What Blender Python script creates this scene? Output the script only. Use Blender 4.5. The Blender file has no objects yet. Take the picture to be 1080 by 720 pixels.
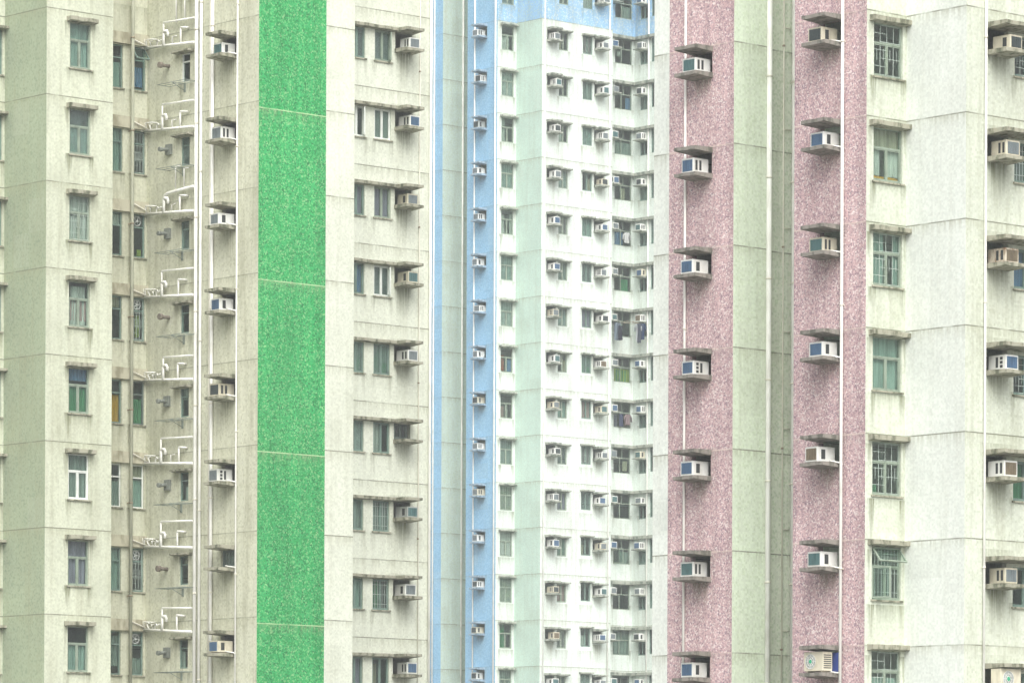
import bpy, bmesh, math, random
from mathutils import Vector, Matrix
R = math.radians
random.seed(11)
sc = bpy.context.scene
COL = sc.collection

# ------------------------------------------------------------------ camera
F = 4700.0            # focal length in photo pixels (photo 1080 x 720)
HX, HY = 540.0, 900.0 # principal point / horizon in photo pixels
ROLL = 0.0040
CZ = 2.0              # eye height
cam_d = bpy.data.cameras.new('camera'); cam = bpy.data.objects.new('camera', cam_d); COL.objects.link(cam)
cam_d.sensor_width = 36; cam_d.sensor_fit = 'HORIZONTAL'; cam_d.lens = F / 1080 * 36
cam_d.shift_y = (HY - 360) / 1080; cam_d.clip_end = 3000; cam_d.clip_start = 0.5
cam.matrix_world = Matrix.Translation((0, 0, CZ)) @ Matrix.Rotation(R(90), 4, 'X') @ Matrix.Rotation(ROLL, 4, 'Z')
sc.camera = cam

def ideal(x, y):
    dx, dy = x - HX, y - HY
    return dx + ROLL * dy, dy - ROLL * dx
def kx(x): return ideal(x, 360)[0] / F
A = R(41.5)
U = Vector((math.cos(A), math.sin(A)))       # walls going away to the right
V = Vector((-math.sin(A), math.cos(A)))      # walls going away to the left
def PT(x, Y): return Vector((kx(x) * Y, Y))
def along(P, d, x):
    k = kx(x); t = (k * P.y - P.x) / (d.x - k * d.y); return P + d * t
def foot(P, Q, d):                           # move from P along d until level with Q
    return P + d * ((Q - P).dot(d))

# ------------------------------------------------------------------ node helpers
class NT:
    def __init__(s, name):
        s.m = bpy.data.materials.new(name); s.m.use_nodes = True
        s.t = s.m.node_tree; s.t.nodes.clear()
        s.out = s.t.nodes.new('ShaderNodeOutputMaterial')
    def n(s, typ, **kw):
        o = s.t.nodes.new(typ)
        for k, v in kw.items(): setattr(o, k, v)
        return o
    def put(s, sock, val):
        if isinstance(val, bpy.types.NodeSocket): s.t.links.new(val, sock)
        elif isinstance(val, (tuple, list)): sock.default_value = tuple(val) if len(val) != 3 or sock.type == 'VECTOR' else (*val, 1)
        else: sock.default_value = val
    def math(s, op, a, b=0.0, c=0.0, clamp=False):
        o = s.n('ShaderNodeMath', operation=op, use_clamp=clamp)
        s.put(o.inputs[0], a); s.put(o.inputs[1], b); s.put(o.inputs[2], c); return o.outputs[0]
    def mr(s, v, a, b, c=0.0, d=1.0, smooth=True):
        o = s.n('ShaderNodeMapRange', interpolation_type='SMOOTHSTEP' if smooth else 'LINEAR')
        for i, q in enumerate((v, a, b, c, d)): s.put(o.inputs[i], q)
        return o.outputs[0]
    def mix(s, f, a, b, mode='MIX'):
        o = s.n('ShaderNodeMix', data_type='RGBA', blend_type=mode)
        s.put(o.inputs[0], f); s.put(o.inputs[6], a); s.put(o.inputs[7], b); return o.outputs[2]
    def noise(s, vec, scale, detail=3, rough=.55):
        o = s.n('ShaderNodeTexNoise'); s.put(o.inputs['Vector'], vec)
        o.inputs['Scale'].default_value = scale; o.inputs['Detail'].default_value = detail
        o.inputs['Roughness'].default_value = rough; return o.outputs[0]
    def scl(s, vec, v):
        o = s.n('ShaderNodeVectorMath', operation='MULTIPLY'); s.put(o.inputs[0], vec); o.inputs[1].default_value = v; return o.outputs[0]
    def cell(s, vec, size, off=0.0):
        o = s.n('ShaderNodeVectorMath', operation='MULTIPLY_ADD'); s.put(o.inputs[0], vec)
        o.inputs[1].default_value = (1 / size, 1 / size, 1 / size); o.inputs[2].default_value = (off, off + .5, off)
        f = s.n('ShaderNodeVectorMath', operation='FLOOR'); s.put(f.inputs[0], o.outputs[0])
        w = s.n('ShaderNodeTexWhiteNoise'); s.put(w.inputs['Vector'], f.outputs[0]); return w.outputs[0]
    def chip(s, vec, size, off=0.0):
        o = s.n('ShaderNodeTexVoronoi', feature='F1'); s.put(o.inputs['Vector'], s.scl(vec, (1, 0, 1)))
        o.inputs['Scale'].default_value = 1/size; o.inputs['Randomness'].default_value = .9
        sp = s.n('ShaderNodeSeparateColor'); s.put(sp.inputs[0], o.outputs['Color']); return sp.outputs[0]
    def bsdf(s, color, rough=.8, metal=0.0, spec=.3, normal=None):
        b = s.n('ShaderNodeBsdfPrincipled'); s.put(b.inputs['Base Color'], color)
        s.put(b.inputs['Roughness'], rough); b.inputs['Metallic'].default_value = metal
        b.inputs['Specular IOR Level'].default_value = spec
        if normal is not None: s.put(b.inputs['Normal'], normal)
        return b.outputs[0]
    def end(s, sh): s.t.links.new(sh, s.out.inputs['Surface']); return s.m
    def objc(s): return s.n('ShaderNodeTexCoord').outputs['Object']

def simple(name, col, rough=.6, dirt=.25, dcol=None, scale=6, metal=0.0, spec=.3, world=True):
    t = NT(name)
    vec = t.n('ShaderNodeNewGeometry').outputs['Position'] if world else t.objc()
    f = t.noise(t.scl(vec, (1, 1, .5)), scale, 4)
    f = t.mr(f, .42, .68, 0, dirt)
    dcol = dcol or tuple(c * .35 for c in col)
    return t.end(t.bsdf(t.mix(f, col, dcol), rough, metal, spec))

FLOOR = 2.7
def wall_material(name, base, tiles, zj, jcol, jstr, streaks, dirt=.35, dcol=(.28, .28, .18), paint=None, cell=.06, seed=0, alt=False, mosaic=False):
    """tiles: list of (threshold, colour) picked tile by tile; streaks: list of (s, half width, z under the ledge, length, strength)"""
    t = NT(name); P = t.objc()
    sep = t.n('ShaderNodeSeparateXYZ'); t.put(sep.inputs[0], P); sx, sz = sep.outputs[0], sep.outputs[2]
    w = t.chip(P, cell) if mosaic else t.cell(P, cell, seed * 7.3)
    c = base
    if paint:
        c = t.mix(t.math('GREATER_THAN', sz, paint[0]), base, paint[1])
    for th, colr, amt in tiles:
        c = t.mix(t.math('MULTIPLY', t.math('GREATER_THAN', w, th), amt), c, colr)
    # every tile differs a little, and fields of tiles differ in tone
    w2 = t.cell(P, cell, seed * 3.1 + 11)
    c = t.mix(1.0, c, t.mr(w2, 0, 1, .86 if mosaic else .92, 1.06, False), 'MULTIPLY')
    big = t.noise(P, .35, 4)
    c = t.mix(1.0, c, t.mr(big, .3, .7, .93, 1.05), 'MULTIPLY')
    if mosaic:      # faded courses and washed-out runs
        fade = t.noise(t.scl(P, (2.2, 1, .12)), 1.0, 4, .6)
        c = t.mix(1.0, c, t.mr(fade, .3, .7, .82, 1.12), 'MULTIPLY')
    else:           # rectangular patches of newer render
        pc = t.cell(t.scl(P, (1, 1, .8)), .83, seed*1.7+3)
        c = t.mix(t.math('MULTIPLY', t.math('GREATER_THAN', pc, .93), .07), c, (.74, .76, .66))
        pd = t.cell(t.scl(P, (1, 1, 1.3)), 1.17, seed*2.3+5)
        c = t.mix(t.math('MULTIPLY', t.math('GREATER_THAN', pd, .94), .10), c, (.30, .33, .24))
    pit = t.math('GREATER_THAN', t.noise(P, 14, 2, .8), .735)
    c = t.mix(t.math('MULTIPLY', pit, .55 if not mosaic else 0.0), c, (.20, .20, .15))
    # general grime, drawn out downwards
    g = t.noise(t.scl(P, (1.8, 1, .13)), 1.3, 6, .65)
    g2 = t.noise(P, 5, 5, .7)
    gm = t.math('MULTIPLY', t.mr(g, .42, .74, 0, 1), t.mr(g2, .25, .75, .35, 1))
    c = t.mix(t.math('MULTIPLY', gm, dirt), c, dcol)
    # streaks of dirt and algae below ledges and sills
    if streaks:
        wob = t.noise(t.scl(P, (5, 1, .6)), 1.5, 4, .6)
        fine = t.noise(t.scl(P, (12, 1, .5)), 1.4, 3, .6)
        acc = None
        for (s0, hw, zt, ln, st) in streaks:
            d = t.math('FLOORED_MODULO', t.math('SUBTRACT', zt, sz), FLOOR)
            k = t.math('FLOOR', t.math('DIVIDE', t.math('SUBTRACT', zt, sz), FLOOR))
            wn = t.n('ShaderNodeTexWhiteNoise', noise_dimensions='1D'); t.put(wn.inputs['W'], t.math('ADD', k, s0 * 3.7))
            mz = t.math('POWER', t.mr(d, 0, t.mr(wn.outputs[0], 0, 1, ln * .6, ln * 1.3, False), 1, 0, False), 1.4)
            dist = t.math('ABSOLUTE', t.math('SUBTRACT', sx, s0))
            dist = t.math('ADD', dist, t.math('MULTIPLY', t.math('SUBTRACT', wob, .5), .35))
            dist = t.math('ADD', dist, t.math('MULTIPLY', d, .12))
            ms = t.mr(dist, hw * .45, hw * 1.1, 1, 0)
            v = t.math('MULTIPLY', t.math('MULTIPLY', mz, ms), t.math('MULTIPLY', t.mr(wn.outputs[0], 0, 1, .55, 1, False), st))
            acc = v if acc is None else t.math('MAXIMUM', acc, v)
        acc = t.math('MULTIPLY', acc, t.mr(fine, .3, .62, .4, 1.6), clamp=True)
        c = t.mix(t.math('MINIMUM', acc, .9), c, (.17, .18, .10))
    # construction joints between storeys
    if jstr > 0:
        per = FLOOR * (2 if alt else 1)
        jm = t.math('FLOORED_MODULO', t.math('SUBTRACT', sz, zj - .016), per)
        jl = t.math('LESS_THAN', jm, .034)
        brk = t.mr(t.noise(t.scl(P, (1.2, 1, .2)), 1.0, 3), .35, .55, .35, 1)
        c = t.mix(t.math('MULTIPLY', t.math('MULTIPLY', jl, brk), jstr), c, jcol)
        # dirt that has crept from the joint
        jd = t.math('POWER', t.mr(t.math('FLOORED_MODULO', t.math('SUBTRACT', zj, sz), per), 0, .5, 1, 0, False), 2)
        c = t.mix(t.math('MULTIPLY', jd, t.mr(t.noise(t.scl(P, (7, 1, .35)), 1.3, 4, .6), .38, .62, .05, .5)), c, dcol)
    bmp = t.n('ShaderNodeBump'); bmp.inputs['Strength'].default_value = .25; bmp.inputs['Distance'].default_value = .01
    t.put(bmp.inputs['Height'], g2)
    return t.end(t.bsdf(c, .75, spec=.25, normal=bmp.outputs[0]))

# ------------------------------------------------------------------ mesh builder
class MB:
    def __init__(s): s.v = []; s.f = []; s.mi = []; s.cur = 0; s.smooth = []
    def box(s, x0, x1, y0, y1, z0, z1):
        b = len(s.v)
        s.v += [(x0,y0,z0),(x1,y0,z0),(x1,y1,z0),(x0,y1,z0),(x0,y0,z1),(x1,y0,z1),(x1,y1,z1),(x0,y1,z1)]
        for q in ((0,3,2,1),(4,5,6,7),(0,1,5,4),(1,2,6,5),(2,3,7,6),(3,0,4,7)):
            s.f.append([b+i for i in q]); s.mi.append(s.cur); s.smooth.append(False)
        return s
    def poly(s, pts):
        b = len(s.v); s.v += [tuple(p) for p in pts]; s.f.append(list(range(b, b+len(pts)))); s.mi.append(s.cur); s.smooth.append(False); return s
    def tube(s, pts, r, seg=8, caps=True):
        pts = [Vector(p) for p in pts]; base = len(s.v); n = len(pts)
        for i, p in enumerate(pts):
            a = pts[max(i-1,0)]; c = pts[min(i+1,n-1)]
            d = (c-a).normalized()
            up = Vector((0,0,1)) if abs(d.z) < .9 else Vector((0,1,0))
            e = d.cross(up).normalized(); g = d.cross(e).normalized()
            # widen at elbows so that the pipe keeps its section
            k = 1.0
            if 0 < i < n-1:
                co = max(.3, math.cos((p-a).angle(c-p)/2)); k = 1/co
            for j in range(seg):
                th = 2*math.pi*j/seg
                s.v.append(tuple(p + (e*math.cos(th)*k + g*math.sin(th))*r))
        for i in range(n-1):
            for j in range(seg):
                a = base+i*seg+j; b = base+i*seg+(j+1)%seg
                s.f.append([a,b,b+seg,a+seg]); s.mi.append(s.cur); s.smooth.append(True)
        if caps:
            s.f.append([base+j for j in range(seg)][::-1]); s.mi.append(s.cur); s.smooth.append(False)
            s.f.append([base+(n-1)*seg+j for j in range(seg)]); s.mi.append(s.cur); s.smooth.append(False)
        return s
    def mesh(s, name, mats, bevel=0):
        me = bpy.data.meshes.new(name); me.from_pydata(s.v, [], s.f); me.update()
        for m in (mats if isinstance(mats, (list, tuple)) else [mats]): me.materials.append(m)
        me.polygons.foreach_set('material_index', s.mi); me.polygons.foreach_set('use_smooth', s.smooth)
        bm = bmesh.new(); bm.from_mesh(me)
        if bevel: bmesh.ops.bevel(bm, geom=bm.edges[:], offset=bevel, segments=1, affect='EDGES')
        bmesh.ops.recalc_face_normals(bm, faces=bm.faces[:]) if bevel else None
        bm.to_mesh(me); bm.free()
        return me

def link(name, data, parent=None, loc=(0,0,0), rz=0.0, label=None):
    o = bpy.data.objects.new(name, data); COL.objects.link(o)
    o.location = loc; o.rotation_euler = (0, 0, rz)
    if parent is not None: o.parent = parent
    if label: o['label'] = label
    return o
def tag(o, label=None, cat=None, group=None, kind=None):
    for k, v in (('label', label), ('category', cat), ('group', group), ('kind', kind)):
        if v: o[k] = v
    return o

# ------------------------------------------------------------------ common materials
GREENISH = (.30, .34, .22)
M = {}
M['ledge'] = simple('ledge_concrete', (.36, .35, .27), .9, .95, (.09, .10, .06), 5)
M['ledge_dark'] = simple('dark_ledge_concrete', (.26, .24, .21), .9, .8, (.08, .085, .065), 6)
M['ledge_far'] = simple('pale_ledge_concrete', (.38, .40, .34), .9, .9, (.11, .14, .11), 4)
M['ledge_blue'] = simple('blue_painted_ledge', (.30, .40, .48), .9, .7, (.12, .17, .19), 4)
M['pipe'] = simple('white_pipe_plastic', (.83, .83, .78), .45, .3, (.42, .42, .32), 4)
M['pipe_thin'] = simple('cream_pipe_plastic', (.72, .70, .60), .5, .35, (.40, .38, .28), 4)
M['pipe_grey'] = simple('grey_green_pipe', (.36, .37, .28), .6, .4, None, 4)
M['clamp'] = simple('rusty_clamp', (.34, .28, .20), .7, .5)
M['frame_teal'] = simple('teal_window_steel', (.17, .25, .21), .5, .4)
M['frame_pale'] = simple('pale_green_window_steel', (.27, .33, .26), .5, .4)
M['frame_white'] = simple('white_window_aluminium', (.74, .77, .72), .4, .25)
M['frame_dark'] = simple('dark_window_steel', (.13, .17, .15), .5, .3)
M['grille_bar'] = simple('window_grille_bar', (.46, .54, .48), .5, .3)
M['vent'] = simple('vent_slot_dark', (.045, .05, .05), .7, .1)
M['casing_white'] = simple('air_conditioner_white', (.80, .81, .77), .45, .25, (.48, .46, .36), 5)
M['casing_cream'] = simple('air_conditioner_cream', (.68, .64, .50), .5, .4, (.36, .32, .22), 5)
M['casing_rust'] = simple('air_conditioner_rusty', (.66, .60, .48), .6, .95, (.24, .12, .05), 7)
M['casing_grey'] = simple('air_conditioner_grey', (.46, .49, .46), .5, .4, None, 5)
GR = {'teal': (.10, .20, .20), 'blue': (.09, .17, .28), 'brown': (.22, .18, .12), 'grey': (.22, .26, .27), 'dark': (.07, .09, .09)}
for k, c in GR.items(): M['grille_'+k] = simple('air_conditioner_grille_'+k, c, .5, .3)
def curtain_mat(name, col):
    t = NT(name); P = t.objc()
    f = t.noise(t.scl(P, (9, 1, .4)), 1.6, 2)
    c = t.mix(t.mr(f, .3, .7), col, tuple(q*.72 for q in col))
    d = t.n('ShaderNodeBsdfDiffuse'); t.put(d.inputs[0], c)
    tr = t.n('ShaderNodeBsdfTranslucent'); t.put(tr.inputs[0], c)
    mx = t.n('ShaderNodeMixShader'); mx.inputs[0].default_value = .3
    t.t.links.new(d.outputs[0], mx.inputs[1]); t.t.links.new(tr.outputs[0], mx.inputs[2])
    return t.end(mx.outputs[0])
CUR = {'white': (.75, .78, .72), 'pink': (.62, .42, .40), 'teal': (.44, .58, .52), 'green': (.10, .34, .16), 'lime': (.42, .52, .10),
       'orange': (.90, .48, .05), 'beige': (.58, .54, .40), 'blue': (.16, .30, .52), 'mauve': (.40, .36, .46), 'grey': (.36, .42, .38), 'red': (.5, .16, .10)}
for k, c in CUR.items(): M['curtain_'+k] = curtain_mat('curtain_cloth_'+k, c)
def glass_mat(name, tint, lift, film):
    t = NT(name)
    P = t.n('ShaderNodeNewGeometry').outputs['Position']
    tr = t.n('ShaderNodeBsdfTransparent'); tr.inputs[0].default_value = (*tint, 1)
    body = t.bsdf(film, .12, spec=.5)
    geo = t.n('ShaderNodeNewGeometry')
    front = t.math('SUBTRACT', 1.0, geo.outputs['Backfacing'])      # only the outer face carries the painted lift of dark panes, frosting and reflection
    f = t.math('MULTIPLY', t.mr(t.noise(P, 2.2, 4), .35, .7, lift*.7, lift*1.4), front)
    mx = t.n('ShaderNodeMixShader'); t.put(mx.inputs[0], f)
    t.t.links.new(tr.outputs[0], mx.inputs[1]); t.t.links.new(body, mx.inputs[2])
    gl = t.n('ShaderNodeBsdfGlossy'); gl.inputs['Roughness'].default_value = .06
    fr = t.n('ShaderNodeFresnel'); fr.inputs[0].default_value = 1.5
    m2 = t.n('ShaderNodeMixShader'); t.put(m2.inputs[0], t.math('MULTIPLY', fr.outputs[0], front))
    t.t.links.new(mx.outputs[0], m2.inputs[1]); t.t.links.new(gl.outputs[0], m2.inputs[2])
    return t.end(m2.outputs[0])
M['glass'] = glass_mat('window_glass', (.90, .96, .93), .13, (.08, .14, .12))
M['glass_frosted'] = glass_mat('frosted_window_glass', (.84, .93, .89), .40, (.17, .25, .22))
M['blind'] = simple('slatted_blind', (.55, .58, .52), .6, .3)

# ------------------------------------------------------------------ walls
class Wall:
    def __init__(s, tower, P, Q, spec=None, label=None, **kw):
        s.tw = tower; s.P, s.Q = P, Q; s.t = (Q-P).normalized(); s.L = (Q-P).length
        s.a = math.atan2(s.t.y, s.t.x); s.holes = []; s.streaks = []; s.spec = spec; s.kw = kw; s.label = label
        tower.walls.append(s)
    def s(s_, x):
        return (along(s_.P, s_.t, x) - s_.P).dot(s_.t)
    def pt(s_, s): return s_.P + s_.t * s
    def z(s_, x, y):
        s = s_.s(x); Y = s_.pt(s).y; return CZ - ideal(x, y)[1] * Y / F
    def px(s_, s):                               # photo pixels per metre at s
        return F / s_.pt(s).y
    def put(s_, o, s, z, off=0.0, rz=0.0):       # local frame: x along wall, y into it
        n = Vector((-s_.t.y, s_.t.x)); p = s_.pt(s) + n*off
        root = s_.tw.root
        if o.parent is root: o.location = (p.x-root.location.x, p.y-root.location.y, z)
        else: o.location = (p.x, p.y, z)
        o.rotation_euler = (0, 0, s_.a + rz); return o
    def add(s_, name, me, s, z, off=0.0, rz=0.0, label=None):
        return s_.put(link(name, me, s_.tw.root, label=label), s, z, off, rz)
    def build(s_):
        mb = MB(); z0, z1 = 0.0, s_.tw.top
        hs = [(max(a, .01), min(b, s_.L-.01), c, d) for a, b, c, d in s_.holes]
        xs = sorted({0.0, s_.L, *[h[0] for h in hs], *[h[1] for h in hs]})
        zs = sorted({z0, z1, *[h[2] for h in hs], *[h[3] for h in hs]})
        idx = {}
        def vi(i, j):
            if (i, j) not in idx: idx[i, j] = len(mb.v); mb.v.append((xs[i], 0, zs[j]))
            return idx[i, j]
        for i in range(len(xs)-1):
            for j in range(len(zs)-1):
                cx, cz = (xs[i]+xs[i+1])/2, (zs[j]+zs[j+1])/2
                if any(a < cx < b and c < cz < d for a, b, c, d in hs): continue
                mb.f.append([vi(i,j), vi(i+1,j), vi(i+1,j+1), vi(i,j+1)]); mb.mi.append(0); mb.smooth.append(False)
        D = .16
        for a, b, c, d in hs:
            mb.poly([(a,0,c),(a,0,d),(a,D,d),(a,D,c)]); mb.poly([(b,0,d),(b,0,c),(b,D,c),(b,D,d)])
            mb.poly([(a,0,d),(b,0,d),(b,D,d),(a,D,d)]); mb.poly([(b,0,c),(a,0,c),(a,D,c),(b,D,c)])
        mat = wall_material(s_.tw.name + '_wall_material', zj=s_.kw.pop('zj', s_.tw.zj), streaks=s_.streaks, **s_.spec, **s_.kw)
        me = mb.mesh('wall', mat)
        o = link('wall', me, s_.tw.root, label=s_.label); s_.put(o, 0, 0)
class Tower:
    def __init__(s, name, label, loc, top, zj):
        s.name = name; s.walls = []; s.top = top; s.zj = zj
        s.root = link(name, None, None, (*loc, 0)); s.root.empty_display_size = 4
        tag(s.root, label, 'apartment tower')
    def roof(s, poly):
        mb = MB(); r = s.root.location
        pts = [(p.x-r.x, p.y-r.y, s.top) for p in poly]
        mb.poly(pts); link('roof', mb.mesh('roof', M['ledge']), s.root)

JD = (.16, .17, .12)
S_LEFT = dict(base=(.57, .60, .475), tiles=[(.82, (.49, .52, .40), .6)], jcol=JD, jstr=.9, dirt=.75)
S_CREAM = dict(base=(.62, .66, .555), tiles=[(.82, (.53, .57, .45), .6)], jcol=JD, jstr=.9, dirt=.6)
S_BRIGHT = dict(base=(.68, .71, .60), tiles=[(.82, (.60, .63, .52), .6)], jcol=JD, jstr=.85, dirt=.36)
S_SLOT = dict(base=(.78, .82, .70), tiles=[(.8, (.58, .67, .50), .6)], jcol=JD, jstr=.8, dirt=.4)  # pale wall colour raised to offset the recess shade, brightening painted in
S_SHADE = dict(base=(.33, .385, .27), tiles=[(.8, (.25, .31, .22), .6)], jcol=JD, jstr=.85, dirt=.6)  # face turned from the light: its shade is painted into this darker colour
S_WARM = dict(base=(.60, .61, .48), tiles=[(.82, (.48, .49, .36), .7)], jcol=JD, jstr=.6, dirt=.95)
S_WHITE = dict(base=(.70, .77, .715), tiles=[(.8, (.66, .72, .67), .6)], jcol=JD, jstr=.75, dirt=.5)
S_BWHITE = dict(base=(.75, .79, .73), tiles=[(.75, (.68, .73, .67), .5)], jcol=JD, jstr=.8, dirt=.25)
S_MINT = dict(base=(.50, .65, .56), tiles=[(.8, (.50, .62, .52), .6)], jcol=JD, jstr=.7, dirt=.3)
S_GREYG = dict(base=(.56, .68, .62), tiles=[(.8, (.52, .62, .48), .6)], jcol=JD, jstr=.8, dirt=.35)
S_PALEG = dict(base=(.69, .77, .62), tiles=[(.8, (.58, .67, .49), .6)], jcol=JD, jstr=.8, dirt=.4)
S_GREEN = dict(base=(.026, .32, .085), tiles=[(.28, (.045, .39, .125), .95), (.60, (.13, .46, .17), .95), (.79, (.012, .19, .06), .95), (.93, (.25, .50, .23), .95)],
               jcol=(.55, .70, .42), jstr=.75, dirt=.08, cell=.044, alt=True, mosaic=True)
S_PINK = dict(base=(.56, .385, .39), tiles=[(.30, (.63, .47, .47), .95), (.54, (.43, .295, .32), .95), (.76, (.76, .66, .64), .95), (.91, (.29, .20, .24), .95)],
              jcol=(.70, .60, .52), jstr=.6, dirt=.12, cell=.038, mosaic=True, dcol=(.30, .24, .22))
S_BLUE = dict(base=(.26, .47, .65), tiles=[(.4, (.31, .53, .69), .8), (.75, (.22, .42, .59), .8)], jcol=(.12, .22, .34), jstr=.35, dirt=.2, dcol=(.2, .3, .38))

# ================================================================== tower plans
# --- tower with the green stripe
c1 = PT(48, 138.9); c0 = along(c1, V, 4); s0 = c0 - U*7.0
c2 = along(c1, U, 118)
kl = PT(145, 144.2)
c3 = foot(c2, kl, V); c4 = along(kl, U, 154); c5 = along(c4, -V, 272)
c5g = along(c5, U, 343); c6 = along(c5, U, 373)
wl = PT(410, 153.8); c7 = foot(c6, wl, V); c8 = along(wl, U, 453.3)
c9 = c8 + V*13; s0b = foot(s0, c9, V)
zjL = CZ + (HY-9.5-ROLL*(HX-47)*0)*138.9/F
LT = Tower('apartment_tower', 'pale concrete apartment tower with a bright green mosaic stripe, nearer tower on the left', (c5.x, c5.y), 36, zjL)
wA = Wall(LT, s0, c0, S_LEFT, seed=1)
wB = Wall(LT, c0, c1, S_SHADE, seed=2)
wC = Wall(LT, c1, c2, S_LEFT, seed=3)
wD0 = Wall(LT, c2, c3, S_LEFT, seed=4)
wD = Wall(LT, c3, c4, S_WARM, seed=5)
wE = Wall(LT, c4, c5, S_WARM, seed=6)
wG = Wall(LT, c5, c5g, S_GREEN, label='bright green mosaic tiled wall', seed=7, zj=zjL-2.9)
wG2 = Wall(LT, c5g, c6, S_BRIGHT, seed=8)
wH0 = Wall(LT, c6, c7, S_BRIGHT, seed=9)
wH = Wall(LT, c7, c8, S_BRIGHT, seed=10)
wI = Wall(LT, c8, c9, S_CREAM, seed=11); wJ = Wall(LT, c9, s0b, S_CREAM, seed=12); wK = Wall(LT, s0b, s0, S_CREAM, seed=13)
LT.roof([s0, c0, c1, c2, c3, c4, c5, c6, c7, c8, c9, s0b])

# --- tower with the pink walls
r1 = PT(773, 118.2); r0 = along(r1, V, 689); rp = along(r1, V, 705)
r2 = along(r1, U, 812); r2b = r2 + V*.22
r5 = PT(837, 115.6)
r3 = r2b + U*7; r4 = foot(r3, r5, V)
r6 = along(r5, -V, 913); r7 = along(r6, U, 955); r8 = along(r7, -V, 1018); r9 = along(r8, U, 1210)
r10 = foot(r9, r0, V)
zjR = CZ + (HY-2.5)*112.9/F
RT = Tower('apartment_tower', 'pale concrete apartment tower with two pink mosaic walls, nearer tower on the right', (r8.x, r8.y), 32, zjR)
xA = Wall(RT, r0, rp, S_BWHITE, seed=14)
xB = Wall(RT, rp, r1, S_PINK, label='pink mosaic tiled wall', seed=15)
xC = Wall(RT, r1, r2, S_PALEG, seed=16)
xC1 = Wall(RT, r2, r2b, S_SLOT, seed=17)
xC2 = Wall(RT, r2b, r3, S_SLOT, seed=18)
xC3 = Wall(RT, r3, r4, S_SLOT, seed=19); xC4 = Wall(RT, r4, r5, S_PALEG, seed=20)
xD = Wall(RT, r5, r6, S_PINK, label='pink mosaic tiled wall', seed=21)
xE = Wall(RT, r6, r7, S_CREAM, seed=22)
xF = Wall(RT, r7, r8, S_BWHITE, seed=23)
xG = Wall(RT, r8, r9, S_CREAM, seed=24)
xH = Wall(RT, r9, r10, S_CREAM, seed=25); xI = Wall(RT, r10, r0, S_CREAM, seed=26)
RT.roof([r0, r1, r2, r2b, r3, r4, r5, r6, r7, r8, r9, r10])

# --- distant tower with the blue walls
b1 = PT(466, 265.3); b0 = along(b1, V, 428)
b5 = PT(492, 263.0); b2 = b1 + U*7; b4 = foot(b2, b5, V)
b6 = along(b5, -V, 523.5); b7 = along(b6, U, 543.5); b8 = along(b7, -V, 570.5); b9 = along(b8, U, 645)
kb = PT(657, 267.0); b10 = foot(b9, kb, V); b11 = along(kb, U, 668); b12 = along(b11, -V, 745)
b13 = b12 + U*12; b14 = foot(b13, b0, V)
zjB = CZ + (HY-68)*260.3/F
zblue = CZ + 48.78
BT = Tower('apartment_tower', 'distant white apartment tower with blue walls, between the green striped and pink towers', (b8.x, b8.y), 62, zjB)
PB = dict(paint=(zblue, (.29, .50, .70)))
yA = Wall(BT, b0, b1, S_BLUE, label='blue tiled wall', seed=27)
yB = Wall(BT, b1, b2, S_GREYG, seed=28)
yB1 = Wall(BT, b2, b4, S_GREYG, seed=29); yB2 = Wall(BT, b4, b5, S_GREYG, seed=30)
yC = Wall(BT, b5, b6, S_BLUE, label='blue tiled wall', seed=31)
yD = Wall(BT, b6, b7, S_WHITE, seed=32, **PB)
yE = Wall(BT, b7, b8, S_MINT, seed=33, **PB)
yF = Wall(BT, b8, b9, S_WHITE, seed=34, **PB)
yG0 = Wall(BT, b9, b10, S_WHITE, seed=35, **PB)
yG = Wall(BT, b10, b11, S_WHITE, seed=36, **PB)
yH = Wall(BT, b11, b12, S_WHITE, seed=37, **PB)
yI = Wall(BT, b12, b13, S_WHITE, seed=38); yJ = Wall(BT, b13, b14, S_WHITE, seed=39); yK = Wall(BT, b14, b0, S_WHITE, seed=40)
BT.roof([b0, b1, b2, b4, b5, b6, b7, b8, b9, b10, b11, b12, b13, b14])

# ================================================================== repeated elements
def zcol(w, x, y0, y1, n):
    a, b = w.z(x, y0), w.z(x, y1)
    return [a + (b-a)*k/(n-1) for k in range(n)]
_slabs = {}
def slab_mesh(name, wdt, dep, th, mat, var):
    key = (name, round(wdt,2), round(dep,2), round(th,3), mat, var)
    if key not in _slabs:
        rnd = random.Random(var*17+int(wdt*100))
        mb = MB(); n = 5
        # slab with a slightly ragged, drooping outer edge and a drip chamfer
        h = wdt/2
        top = []; bot = []
        for i in range(n+1):
            x = -h + wdt*i/n; j = rnd.uniform(-.012, .012); k = rnd.uniform(-.012, .012)
            top.append(((x, .05, 0), (x, -dep+j, -.012+k*.6)))
            bot.append(((x, .05, -th-.02), (x, -dep+j, -th+.02+k)))
        for i in range(n):
            (ta, tb), (tc, td) = top[i], top[i+1]; (ba, bb), (bc, bd) = bot[i], bot[i+1]
            mb.poly([tb, td, tc, ta]); mb.poly([ba, bc, bd, bb]); mb.poly([bb, bd, td, tb])
        mb.poly([top[0][0], bot[0][0], bot[0][1], top[0][1]]); mb.poly([top[n][1], bot[n][1], bot[n][0], top[n][0]])
        _slabs[key] = mb.mesh(name, M[mat])
    return _slabs[key]

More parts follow.
